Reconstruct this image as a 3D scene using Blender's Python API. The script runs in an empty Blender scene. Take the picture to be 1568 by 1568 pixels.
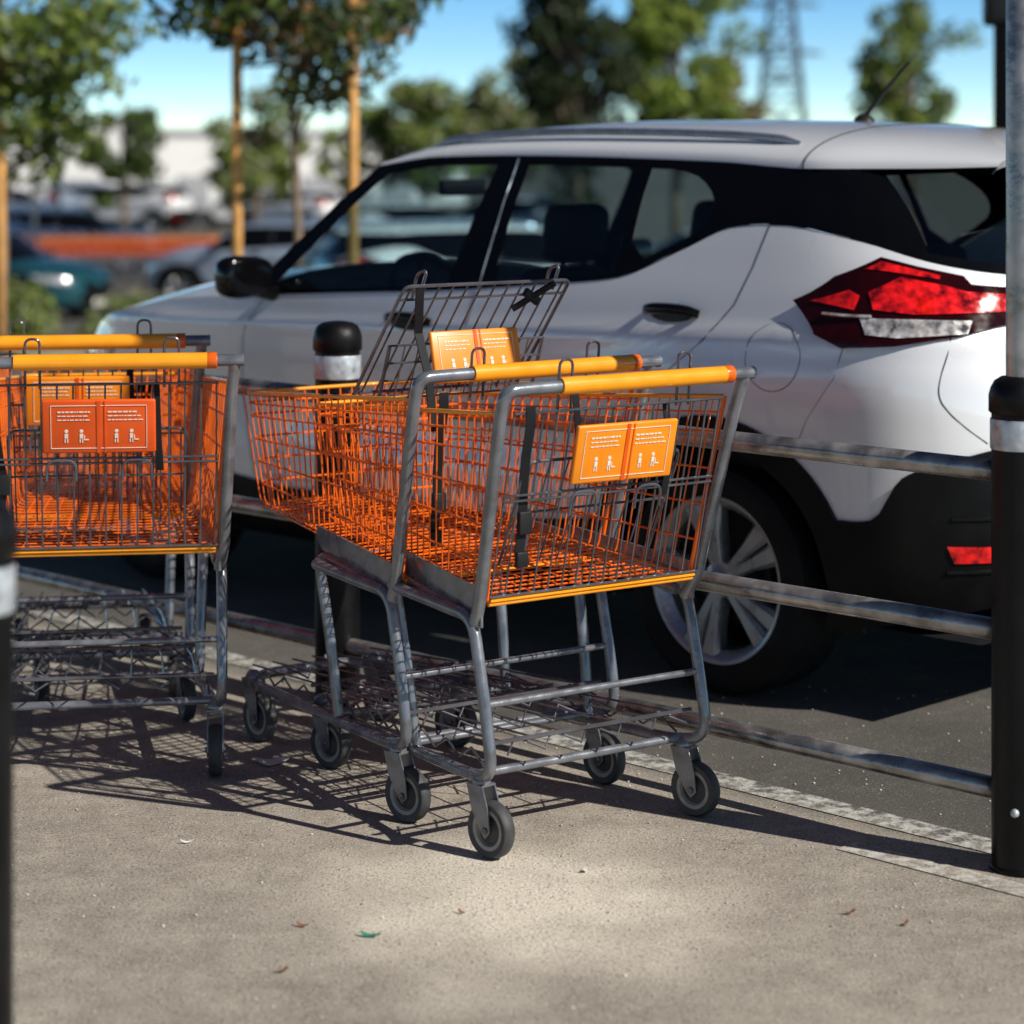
import bpy, bmesh, math, random
import numpy as np
from mathutils import Vector, Matrix
from mathutils.geometry import tessellate_polygon
random.seed(7)
R = math.radians
scene = bpy.context.scene
COL = scene.collection

# ------------------------------------------------------------------ materials
def new_mat(name):
    m = bpy.data.materials.new(name); m.use_nodes = True
    nt = m.node_tree
    for n in list(nt.nodes): nt.nodes.remove(n)
    out = nt.nodes.new('ShaderNodeOutputMaterial')
    return m, nt, out

def pmat(name, col, rough=0.5, metal=0.0, coat=0.0, var=0.12, scale=12.0, bump=0.0, bscale=80.0, rvar=0.1, spec=0.5, trans=None, coatr=0.05):
    m, nt, out = new_mat(name)
    N = nt.nodes; L = nt.links
    b = N.new('ShaderNodeBsdfPrincipled')
    tc = N.new('ShaderNodeTexCoord')
    nz = N.new('ShaderNodeTexNoise'); nz.inputs['Scale'].default_value = scale; nz.inputs['Detail'].default_value = 2
    L.new(tc.outputs['Object'], nz.inputs['Vector'])
    mr = N.new('ShaderNodeMapRange')
    mr.inputs['From Min'].default_value = 0.3; mr.inputs['From Max'].default_value = 0.7
    mr.inputs['To Min'].default_value = 1 - var; mr.inputs['To Max'].default_value = 1 + var
    L.new(nz.outputs['Fac'], mr.inputs['Value'])
    vm = N.new('ShaderNodeVectorMath'); vm.operation = 'SCALE'
    vm.inputs[0].default_value = col[:3]
    L.new(mr.outputs['Result'], vm.inputs['Scale'])
    L.new(vm.outputs['Vector'], b.inputs['Base Color'])
    mr2 = N.new('ShaderNodeMapRange')
    mr2.inputs['From Min'].default_value = 0.3; mr2.inputs['From Max'].default_value = 0.7
    mr2.inputs['To Min'].default_value = max(0.02, rough - rvar); mr2.inputs['To Max'].default_value = min(1, rough + rvar)
    L.new(nz.outputs['Fac'], mr2.inputs['Value'])
    L.new(mr2.outputs['Result'], b.inputs['Roughness'])
    b.inputs['Metallic'].default_value = metal
    b.inputs['Coat Weight'].default_value = coat
    b.inputs['Coat Roughness'].default_value = coatr
    b.inputs['Specular IOR Level'].default_value = spec
    if bump > 0:
        n2 = N.new('ShaderNodeTexNoise'); n2.inputs['Scale'].default_value = bscale; n2.inputs['Detail'].default_value = 2
        L.new(tc.outputs['Object'], n2.inputs['Vector'])
        bp = N.new('ShaderNodeBump'); bp.inputs['Strength'].default_value = bump; bp.inputs['Distance'].default_value = 0.01
        L.new(n2.outputs['Fac'], bp.inputs['Height']); L.new(bp.outputs['Normal'], b.inputs['Normal'])
    if trans:
        tr = N.new('ShaderNodeBsdfTranslucent'); tr.inputs['Color'].default_value = (*trans, 1)
        mx = N.new('ShaderNodeMixShader'); mx.inputs[0].default_value = 0.4
        L.new(b.outputs[0], mx.inputs[1]); L.new(tr.outputs[0], mx.inputs[2]); L.new(mx.outputs[0], out.inputs[0])
    else:
        L.new(b.outputs[0], out.inputs[0])
    return m

def glass_mat(name, tint, rough=0.01):
    m, nt, out = new_mat(name)
    N = nt.nodes; L = nt.links
    lw = N.new('ShaderNodeLayerWeight'); lw.inputs['Blend'].default_value = 0.5
    p = N.new('ShaderNodeMath'); p.operation='POWER'; p.inputs[1].default_value=4.0
    q = N.new('ShaderNodeMath'); q.operation='MULTIPLY_ADD'; q.inputs[1].default_value=0.8; q.inputs[2].default_value=0.06
    L.new(lw.outputs['Facing'],p.inputs[0]); L.new(p.outputs[0],q.inputs[0])
    t = N.new('ShaderNodeBsdfTransparent'); t.inputs['Color'].default_value = (*tint, 1)
    g = N.new('ShaderNodeBsdfGlossy'); g.inputs['Roughness'].default_value = rough
    mx = N.new('ShaderNodeMixShader')
    L.new(q.outputs[0], mx.inputs[0]); L.new(t.outputs[0], mx.inputs[1]); L.new(g.outputs[0], mx.inputs[2])
    L.new(mx.outputs[0], out.inputs[0])
    return m

M_ORANGE = pmat('cart_orange_powdercoat', (0.88, 0.145, 0.006), 0.24, coat=0.6, var=0.28, scale=11)
M_YELLOW = pmat('cart_yellow_orange_plastic', (0.98, 0.36, 0.010), 0.30, coat=0.5, var=0.08)
M_GREY = pmat('cart_grey_tube', (0.20, 0.21, 0.235), 0.26, metal=0.45, coat=0.3, var=0.3, scale=20, bump=0.04)
M_WIRE = pmat('cart_grey_wire', (0.14, 0.14, 0.16), 0.25, metal=0.55, var=0.25)
M_SIGN = pmat('sign_orange', (0.95, 0.28, 0.010), 0.4, var=0.08)
M_SIGN2 = pmat('sign_shade_and_red_stripe', (0.80, 0.10, 0.010), 0.4, var=0.08)  # darker tone paints shade into one cart sign; also the red print stripe
M_WHITE = pmat('white_print', (0.82, 0.78, 0.68), 0.5, var=0.03)
M_STRAP = pmat('black_strap', (0.010, 0.010, 0.012), 0.6, spec=.3)
M_RUBBER = pmat('caster_rubber', (0.045, 0.045, 0.048), 0.6, var=0.3, scale=30)
M_HUB = pmat('caster_hub', (0.30, 0.29, 0.27), 0.5, var=0.25, scale=30)
M_DARK = pmat('dark_plastic', (0.012, 0.012, 0.013), 0.5, spec=.3)
M_BLACKPOST = pmat('bollard_black', (0.005, 0.005, 0.0055), 0.4, var=0.3, bump=0.1, spec=.25)
M_REFL = pmat('reflective_band', (0.50, 0.54, 0.58), 0.35, metal=0.3, var=0.4, scale=30)
M_PIPE = pmat('galvanised_pipe', (0.34, 0.32, 0.31), 0.30, metal=0.8, var=0.5, scale=14, bump=0.15, bscale=40, rvar=0.12)
M_PAINT = pmat('car_silver_white_paint', (0.82, 0.83, 0.86), 0.28, metal=0.12, coat=1.0, var=0.010, scale=3, rvar=0.03, coatr=0.02)
M_CLAD = pmat('car_black_cladding', (0.004, 0.004, 0.0045), 0.38, bump=0.06, bscale=200, spec=.2)
M_GLOSSBLK = pmat('car_gloss_black', (0.003, 0.003, 0.0035), 0.10, coat=0.0, rvar=0.03, spec=.3)
M_GLASS = glass_mat('car_glass', (0.70, 0.84, 0.87))
M_GLASSR = glass_mat('car_rear_glass', (0.46, 0.52, 0.54))
M_INT = pmat('car_interior', (0.010, 0.010, 0.011), 0.8, spec=.2)
M_SEAT = pmat('car_seat', (0.014, 0.014, 0.016), 0.75, spec=.2)
M_TYRE = pmat('tyre_rubber', (0.008, 0.008, 0.0085), 0.7, bump=0.2, spec=.2)
M_RIM = pmat('alloy_rim', (0.40, 0.41, 0.43), 0.32, metal=0.7, var=0.05)
M_SEAM = pmat('seam_shadow_gap', (0.02, 0.02, 0.022), 0.6)
M_LRED = pmat('lens_red', (0.68, 0.008, 0.008), 0.12, coat=1.0, var=0.85, scale=32)
M_LDRED = pmat('lens_dark_red', (0.020, 0.0008, 0.001), 0.08, coat=0.3, var=0.3, scale=20, spec=.3)
M_LCLR = pmat('lens_clear', (0.66, 0.62, 0.60), 0.18, metal=0.5, coat=1.0, var=0.8, scale=38)
M_RAIL = pmat('roof_rail', (0.26, 0.32, 0.40), 0.25, metal=0.5)

# ------------------------------------------------------------------ mesh builder
class MB:
    def __init__(s): s.v=[]; s.f=[]; s.m=[]; s.mats=[]
    def mi(s, mat):
        if mat not in s.mats: s.mats.append(mat)
        return s.mats.index(mat)
    def add(s, vs, fs, mat):
        o=len(s.v); k=s.mi(mat)
        s.v += [tuple(p) for p in vs]
        for f in fs: s.f.append(tuple(i+o for i in f)); s.m.append(k)
    def tube(s, path, r, mat, seg=6, closed=False):
        P=[Vector(p) for p in path]; n=len(P)
        if n<2: return
        rs = r if isinstance(r,(list,tuple)) else [r]*n
        T=[]
        for i in range(n):
            if closed: t=P[(i+1)%n]-P[i-1]
            elif i==0: t=P[1]-P[0]
            elif i==n-1: t=P[-1]-P[-2]
            else: t=(P[i+1]-P[i]).normalized()+(P[i]-P[i-1]).normalized()
            if t.length<1e-9: t=Vector((0,0,1))
            T.append(t.normalized())
        a=Vector((0,0,1)) if abs(T[0].z)<0.9 else Vector((1,0,0))
        U=(a-T[0]*a.dot(T[0])).normalized()
        vs=[]
        for i in range(n):
            U=(U-T[i]*U.dot(T[i]))
            if U.length<1e-6: U=T[i].orthogonal()
            U.normalize()
            W=T[i].cross(U)
            for k in range(seg):
                an=2*math.pi*k/seg
                vs.append(P[i]+(U*math.cos(an)+W*math.sin(an))*rs[i])
        fs=[]
        for i in range(n if closed else n-1):
            j=(i+1)%n
            for k in range(seg):
                k2=(k+1)%seg
                fs.append((i*seg+k,i*seg+k2,j*seg+k2,j*seg+k))
        if not closed:
            fs.append(tuple(range(seg))[::-1]); fs.append(tuple((n-1)*seg+k for k in range(seg)))
        s.add(vs,fs,mat)
    def box(s, c, size, mat, rot=None, bev=0.0, taper=None):
        bm=bmesh.new(); bmesh.ops.create_cube(bm,size=1.0)
        for v in bm.verts:
            v.co=Vector((v.co.x*size[0],v.co.y*size[1],v.co.z*size[2]))
            if taper and v.co.z>0: v.co.x*=taper[0]; v.co.y*=taper[1]
        if bev>0: bmesh.ops.bevel(bm,geom=bm.edges[:],offset=bev,segments=3,affect='EDGES',profile=0.5)
        Mx=Matrix.Translation(Vector(c))@(rot.to_4x4() if rot else Matrix.Identity(4))
        bm.verts.index_update()
        s.add([Mx@v.co for v in bm.verts],[tuple(v.index for v in f.verts) for f in bm.faces],mat)
        bm.free()
    def lathe(s, prof, c, axis, mat, seg=32, closedprof=False, arc=(0,2*math.pi)):
        ax=Vector(axis).normalized(); U=ax.orthogonal().normalized(); W=ax.cross(U); c=Vector(c)
        vs=[]; full=abs(arc[1]-arc[0]-2*math.pi)<1e-6
        ns=seg if full else seg+1
        for k in range(ns):
            an=arc[0]+(arc[1]-arc[0])*k/seg
            dv=U*math.cos(an)+W*math.sin(an)
            for r,h in prof: vs.append(c+dv*r+ax*h)
        n=len(prof); fs=[]
        for k in range(seg):
            k2=(k+1)%ns
            for i in range(n if closedprof else n-1):
                j=(i+1)%n
                fs.append((k*n+i,k2*n+i,k2*n+j,k*n+j))
        s.add(vs,fs,mat)
    def obj(s, name, parent=None, smooth=True, sharp=None):
        me=bpy.data.meshes.new(name); me.from_pydata(s.v,[],s.f)
        for m in s.mats: me.materials.append(m)
        me.polygons.foreach_set('material_index', s.m)
        if smooth: me.polygons.foreach_set('use_smooth',[True]*len(s.f))
        me.update()
        if sharp is not None:
            try: me.set_sharp_from_angle(angle=R(sharp))
            except Exception: pass
        o=bpy.data.objects.new(name,me); COL.objects.link(o)
        if parent: o.parent=parent
        return o

def empty(name, loc=(0,0,0), rz=0.0):
    e=bpy.data.objects.new(name,None); e.location=loc; e.rotation_euler=(0,0,rz); e.empty_display_size=0.2
    COL.objects.link(e); return e

def fillet(pts, rad, n=5):
    P=[Vector(p) for p in pts]; out=[P[0]]
    for i in range(1,len(P)-1):
        a=P[i-1]-P[i]; b=P[i+1]-P[i]
        r=min(rad,a.length*0.48,b.length*0.48)
        p0=P[i]+a.normalized()*r; p1=P[i]+b.normalized()*r
        for k in range(n+1):
            t=k/n
            out.append(p0*(1-t)**2+P[i]*2*t*(1-t)+p1*t*t)
    out.append(P[-1]); return out

def lerp(a,b,t): return a+(b-a)*t

def pchip(pts):
    xs=np.array([p[0] for p in pts],float); ys=np.array([p[1] for p in pts],float)
    h=np.diff(xs); d=np.diff(ys)/h; n=len(xs); m=np.zeros(n)
    m[0]=d[0]; m[-1]=d[-1]
    for i in range(1,n-1):
        if d[i-1]*d[i]>0:
            w1=2*h[i]+h[i-1]; w2=h[i]+2*h[i-1]
            m[i]=(w1+w2)/(w1/d[i-1]+w2/d[i])
    def f(x):
        x=min(max(x,xs[0]),xs[-1]); i=int(min(max(np.searchsorted(xs,x)-1,0),n-2))
        t=(x-xs[i])/h[i]
        return float((2*t**3-3*t*t+1)*ys[i]+(t**3-2*t*t+t)*h[i]*m[i]+(-2*t**3+3*t*t)*ys[i+1]+(t**3-t*t)*h[i]*m[i+1])
    return f

# ------------------------------------------------------------------ camera / world / sun
cam=bpy.data.cameras.new('camera'); camo=bpy.data.objects.new('camera',cam); COL.objects.link(camo)
camo.location=(0,0,1.56); camo.rotation_euler=(R(90),0,0)
cam.sensor_width=36; cam.lens=84.95; cam.shift_y=-0.3629; cam.clip_end=3000; cam.clip_start=0.05
cam.dof.use_dof=True; cam.dof.focus_distance=5.6; cam.dof.aperture_fstop=2.4
scene.camera=camo
scene.view_settings.view_transform='Standard'; scene.view_settings.look='None'; scene.view_settings.exposure=0

SUN_EL=R(38); sh=Vector((0.838,-0.545)).normalized()
sdir=Vector((sh.x*math.cos(SUN_EL),sh.y*math.cos(SUN_EL),math.sin(SUN_EL)))
sl=bpy.data.lights.new('sun','SUN'); sl.energy=5.0; sl.angle=R(0.5); sl.color=(1.0,0.95,0.86)
so=bpy.data.objects.new('sun',sl); COL.objects.link(so); so.location=(10,-6,15)
so.rotation_euler=sdir.to_track_quat('Z','Y').to_euler()
w=bpy.data.worlds.new('World'); scene.world=w; w.use_nodes=True
nt=w.node_tree; N=nt.nodes; L=nt.links
for n in list(N): N.remove(n)
wo=N.new('ShaderNodeOutputWorld'); bg=N.new('ShaderNodeBackground'); sky=N.new('ShaderNodeTexSky')
sky.sky_type='NISHITA'; sky.sun_disc=False; sky.sun_elevation=SUN_EL; sky.sun_rotation=math.atan2(sh.x,sh.y)
sky.air_density=1.0; sky.dust_density=0.3; sky.ozone_density=2.0
tc=N.new('ShaderNodeTexCoord'); sep=N.new('ShaderNodeSeparateXYZ'); mxn=N.new('ShaderNodeMath'); mxn.operation='MAXIMUM'; mxn.inputs[1].default_value=0.002
pw=N.new('ShaderNodeMath'); pw.operation='POWER'; pw.inputs[1].default_value=0.5
cmb=N.new('ShaderNodeCombineXYZ')
L.new(tc.outputs['Generated'],sep.inputs[0]); L.new(sep.outputs['Z'],mxn.inputs[0]); L.new(mxn.outputs[0],pw.inputs[0])
L.new(sep.outputs['X'],cmb.inputs['X']); L.new(sep.outputs['Y'],cmb.inputs['Y']); L.new(pw.outputs[0],cmb.inputs['Z'])
L.new(cmb.outputs[0],sky.inputs['Vector'])
# brighter haze towards the horizon (strength is kept at 0.13; the ramp only shapes the gradient)
rp=N.new('ShaderNodeValToRGB'); rp.color_ramp.interpolation='LINEAR'
el=rp.color_ramp.elements; el[0].position=0.0; el[0].color=(1.90,1.80,1.36,1); el[1].position=1.0; el[1].color=(0.20,0.22,0.27,1)
for pos,c in ((0.02,(1.52,1.70,1.45)),(0.06,(0.95,1.42,1.50)),(0.13,(0.46,0.60,0.70)),(0.28,(0.24,0.28,0.33))):
    e=el.new(pos); e.color=(*c,1)
L.new(mxn.outputs[0],rp.inputs[0])
mul=N.new('ShaderNodeMix'); mul.data_type='RGBA'; mul.blend_type='MULTIPLY'; mul.inputs[0].default_value=1.0
L.new(sky.outputs[0],mul.inputs[6]); L.new(rp.outputs[0],mul.inputs[7])
L.new(mul.outputs[2],bg.inputs['Color']); bg.inputs['Strength'].default_value=0.13
L.new(bg.outputs[0],wo.inputs[0])

# ------------------------------------------------------------------ ground
RA=Vector((1.09,5.175)); RB=Vector((-0.485,6.715)); RD=(RB-RA).normalized()   # rail line
tz=pchip([(-400,0),(13,0),(20,-0.35),(32,-1.1),(60,-1.5),(95,-1.9),(150,-2.5),(1500,-2.5)])
def asphalt(name, paint=False):
    m,nt,out=new_mat(name); N=nt.nodes; L=nt.links
    b=N.new('ShaderNodeBsdfPrincipled'); tc=N.new('ShaderNodeTexCoord')
    def noise(sc,det=4,rough=0.6):
        n=N.new('ShaderNodeTexNoise'); n.inputs['Scale'].default_value=sc; n.inputs['Detail'].default_value=det; n.inputs['Roughness'].default_value=rough
        L.new(tc.outputs['Object'],n.inputs['Vector']); return n.outputs['Fac']
    def mr(v,a,b_,c,d,clamp=True):
        n=N.new('ShaderNodeMapRange'); n.clamp=clamp
        for k,x in zip(('From Min','From Max','To Min','To Max'),(a,b_,c,d)): n.inputs[k].default_value=x
        L.new(v,n.inputs['Value']); return n.outputs['Result']
    def math_(op,a,b_):
        n=N.new('ShaderNodeMath'); n.operation=op
        for i,x in enumerate((a,b_)):
            if isinstance(x,(int,float)): n.inputs[i].default_value=x
            else: L.new(x,n.inputs[i])
        return n.outputs[0]
    def mix(fac,c1,c2,mode='MIX'):
        n=N.new('ShaderNodeMix'); n.data_type='RGBA'; n.blend_type=mode
        if isinstance(fac,(int,float)): n.inputs[0].default_value=fac
        else: L.new(fac,n.inputs[0])
        for i,c in ((6,c1),(7,c2)):
            if isinstance(c,tuple): n.inputs[i].default_value=(*c,1)
            else: L.new(c,n.inputs[i])
        return n.outputs[2]
    sep=N.new('ShaderNodeSeparateXYZ'); L.new(tc.outputs['Object'],sep.inputs[0])
    big=noise(1.3,3); med=noise(9,5,0.7); fine=noise(170,2,0.7)
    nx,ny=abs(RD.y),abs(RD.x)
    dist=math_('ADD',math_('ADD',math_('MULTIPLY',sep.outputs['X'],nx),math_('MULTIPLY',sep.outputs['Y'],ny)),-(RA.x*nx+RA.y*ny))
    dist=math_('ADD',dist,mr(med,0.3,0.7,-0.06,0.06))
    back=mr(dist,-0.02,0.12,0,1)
    front=mix(mr(big,0.35,0.65,0,1),(0.305,0.270,0.228),(0.350,0.312,0.262))
    front=mix(mr(med,0.47,0.70,0,0.6),front,(0.50,0.45,0.375))
    front=mix(mr(med,0.30,0.44,0.40,0),front,(0.18,0.155,0.128))
    # small dark oily spots
    front=mix(mr(noise(5.5,4,0.6),0.66,0.74,0,0.5),front,(0.13,0.105,0.08))
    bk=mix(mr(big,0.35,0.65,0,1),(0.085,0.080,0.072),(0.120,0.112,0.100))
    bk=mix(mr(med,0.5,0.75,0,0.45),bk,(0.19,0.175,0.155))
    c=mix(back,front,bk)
    # pale dusty patch in front of the carts
    dx=math_('MULTIPLY',math_('ADD',sep.outputs['X'],-0.02),2.2); dy=math_('MULTIPLY',math_('ADD',sep.outputs['Y'],-4.92),2.0)
    rr=math_('POWER',math_('ADD',math_('MULTIPLY',dx,dx),math_('MULTIPLY',dy,dy)),0.5)
    rr=math_('ADD',rr,mr(noise(4.5,5),0.25,0.75,-0.45,0.45))
    c=mix(mr(rr,0.3,1.15,0.9,0),c,(0.74,0.67,0.56))
    # aggregate
    g=mr(fine,0.32,0.68,0.60,1.40)
    vs=N.new('ShaderNodeVectorMath'); vs.operation='SCALE'; L.new(c,vs.inputs[0]); L.new(g,vs.inputs['Scale']); c=vs.outputs[0]
    vo=N.new('ShaderNodeTexVoronoi'); vo.inputs['Scale'].default_value=125; L.new(tc.outputs['Object'],vo.inputs['Vector'])
    vsep=N.new('ShaderNodeSeparateColor'); L.new(vo.outputs['Color'],vsep.inputs[0])
    near=mr(vo.outputs['Distance'],0.18,0.48,1,0)
    lite=math_('MULTIPLY',near,mr(vsep.outputs[0],0.70,0.84,0,0.65))
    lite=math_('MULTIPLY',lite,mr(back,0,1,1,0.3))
    dark=math_('MULTIPLY',near,mr(vsep.outputs[1],0.66,0.80,0,0.75))
    c=mix(lite,c,(0.64,0.58,0.49)); c=mix(dark,c,(0.07,0.060,0.048))
    if paint:
        wear=mr(noise(22,4,0.8),0.42,0.60,0.0,0.75)
        c=mix(wear,c,(0.66,0.65,0.60))
    L.new(c,b.inputs['Base Color']); b.inputs['Roughness'].default_value=0.9; b.inputs['Specular IOR Level'].default_value=0.2
    bp=N.new('ShaderNodeBump'); bp.inputs['Strength'].default_value=0.7; bp.inputs['Distance'].default_value=0.003
    L.new(fine,bp.inputs['Height']); L.new(bp.outputs[0],b.inputs['Normal'])
    L.new(b.outputs[0],out.inputs[0]); return m
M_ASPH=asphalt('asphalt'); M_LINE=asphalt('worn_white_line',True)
g=MB()
ys=[-300,-50,-10,0,5,10,13,15,17,20,24,28,32,40,50,60,75,95,120,150,250,500,1400]
xs=[-900,-200,-60,-20,-5,0,5,20,60,200,900]
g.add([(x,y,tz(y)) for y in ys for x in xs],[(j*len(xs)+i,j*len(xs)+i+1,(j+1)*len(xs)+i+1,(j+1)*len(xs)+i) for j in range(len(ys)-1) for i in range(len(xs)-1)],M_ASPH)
g.obj('ground')
def stripe(name,p,q,wd,z=0.004):
    p=Vector(p);q=Vector(q);t=(q-p).normalized();n=Vector((-t.y,t.x))*wd/2
    s=MB(); k=12; vs=[]; fs=[]
    for i in range(k+1):
        c=p.lerp(q,i/k); vs+=[(c.x+n.x,c.y+n.y,z),(c.x-n.x,c.y-n.y,z)]
        if i: fs.append((2*i-2,2*i-1,2*i+1,2*i))
    s.add(vs,fs,M_LINE); return s.obj(name,smooth=False)
stripe('parking_line',(1.15,5.24),(-2.3,8.75),0.095,.0025)
stripe('parking_line',(1.6,4.48),(0.74,5.34),0.075,.0025)
for i in range(7):
    o=stripe('parking_line',(-12+i*2.7,33),(-12.5+i*2.7,38),0.12)
    for v in o.data.vertices: v.co.z=tz(v.co.y)+0.012

# ------------------------------------------------------------------ bollards & railing
def bollard(x,y,pole=False):
    e=empty('bollard',(x,y,0))
    b=MB(); r=0.0625
    b.lathe([(r,0),(r,0.985)],(0,0,0),(0,0,1),M_BLACKPOST,40)
    b.lathe([(r+0.002,0.9),(r+0.003,0.903),(r+0.003,0.962),(r+0.002,0.965)],(0,0,0),(0,0,1),M_REFL,40)
    b.lathe([(r,0.975),(r+0.006,0.98),(r+0.006,1.015),(r+0.002,1.03),(r-0.006,1.045),(r-0.02,1.054),(0.02,1.058),(0.0005,1.058)],(0,0,0),(0,0,1),M_BLACKPOST,40)
    b.lathe([(r+0.0005,0.0),(r+0.005,0.001),(r+0.004,0.008),(r+0.001,0.012)],(0,0,0),(0,0,1),M_BLACKPOST,40)
    b.obj('bollard_sleeve',e)
    s=MB(); s.lathe([(0.0005,0.009),(0.006,0.008),(0.0095,0.003),(0.0095,0)],(-0.025,-0.0575,0.135),(-0.4,-0.92,0),M_REFL,12); s.obj('bolt',e)
    if pole:
        p=MB(); p.lathe([(0.032,1.05),(0.032,3.1),(0.02,3.12),(0.0005,3.125)],(0,0,0),(0,0,1),M_PIPE,24)
        p.obj('sign_pole',e)
        p=MB(); p.box((0.0,-0.04,2.75),(0.46,0.006,0.62),M_SIGN,bev=0.002)
        p.box((0.0,-0.045,2.86),(0.36,0.004,0.05),M_WHITE); p.box((0.0,-0.045,2.74),(0.3,0.004,0.05),M_WHITE); p.box((0,-0.045,2.6),(0.2,0.004,0.09),M_WHITE)
        p.obj('cart_return_sign',e)
    return e
RC=RB+(RB-RA)
bollard(RA.x,RA.y,True); bollard(RB.x,RB.y); bollard(RC.x,RC.y); bollard(-0.763,3.39)
rl=empty('pipe_railing')
for i,z in enumerate((0.161,0.504,0.847)):
    m=MB(); m.tube([(RA.x,RA.y,z)]+[tuple(RA.lerp(RC,t))+(z,) for t in (0.25,0.5,0.75)]+[(RC.x,RC.y,z)],0.024,M_PIPE,20); m.obj('rail_%d'%(i+1),rl)

# ------------------------------------------------------------------ shopping carts
def sign_panel(name, wd, ht, mat, parent, loc, tilt, rz=0.0):
    m=MB()
    m.box((0,0,0),(wd,0.012,ht),mat,bev=0.005)
    y=-0.0068
    for zz in (ht*0.40,-ht*0.40): m.box((0,y,zz),(wd*0.84,0.0015,0.0012),M_WHITE)
    for xx in (-wd*0.42,wd*0.42): m.box((xx,y,0),(0.0012,0.0015,ht*0.80),M_WHITE)
    rnd=random.Random(3)
    for k,(x0,x1) in enumerate(((-0.37,-0.07),(0.07,0.37))):
        for j in range(3):
            x=wd*(x0+0.01); end=wd*(x1-rnd.random()*0.06)
            while x<end:
                lw_=rnd.uniform(0.003,0.012)
                m.box((x+lw_/2,y,ht*(0.28-0.075*j)),(lw_,0.0015,0.0032 if j==0 else 0.0020),M_WHITE); x+=lw_+0.0022
        for q in range(2):
            cx=wd*lerp(x0,x1,0.28+0.44*q)
            m.lathe([(0.0002,0.001),(0.0042,0.001),(0.0046,0)],(cx,y+.0007,-ht*0.08),(0,-1,0),M_WHITE,10)
            m.box((cx,y,-ht*0.17),(0.008,0.0015,0.011),M_WHITE)
            m.box((cx-0.003,y,-ht*0.26),(0.0024,0.0015,0.009),M_WHITE); m.box((cx+0.003,y,-ht*0.26),(0.0024,0.0015,0.009),M_WHITE)
            if q: m.box((cx+.012,y,-ht*0.24),(0.011,0.0015,0.002),M_WHITE); m.box((cx+.007,y,-ht*0.20),(0.002,0.0015,0.012),M_WHITE)
    m.box((wd*0.0,-0.0068,0),(0.009,0.002,ht*0.97),M_SIGN2)
    m.box((wd*0.055,-0.0068,0),(0.003,0.002,ht*0.97),M_SIGN2)
    o=m.obj(name,parent,sharp=40); o.location=loc; o.rotation_euler=(tilt,0,rz)
    return o

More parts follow.
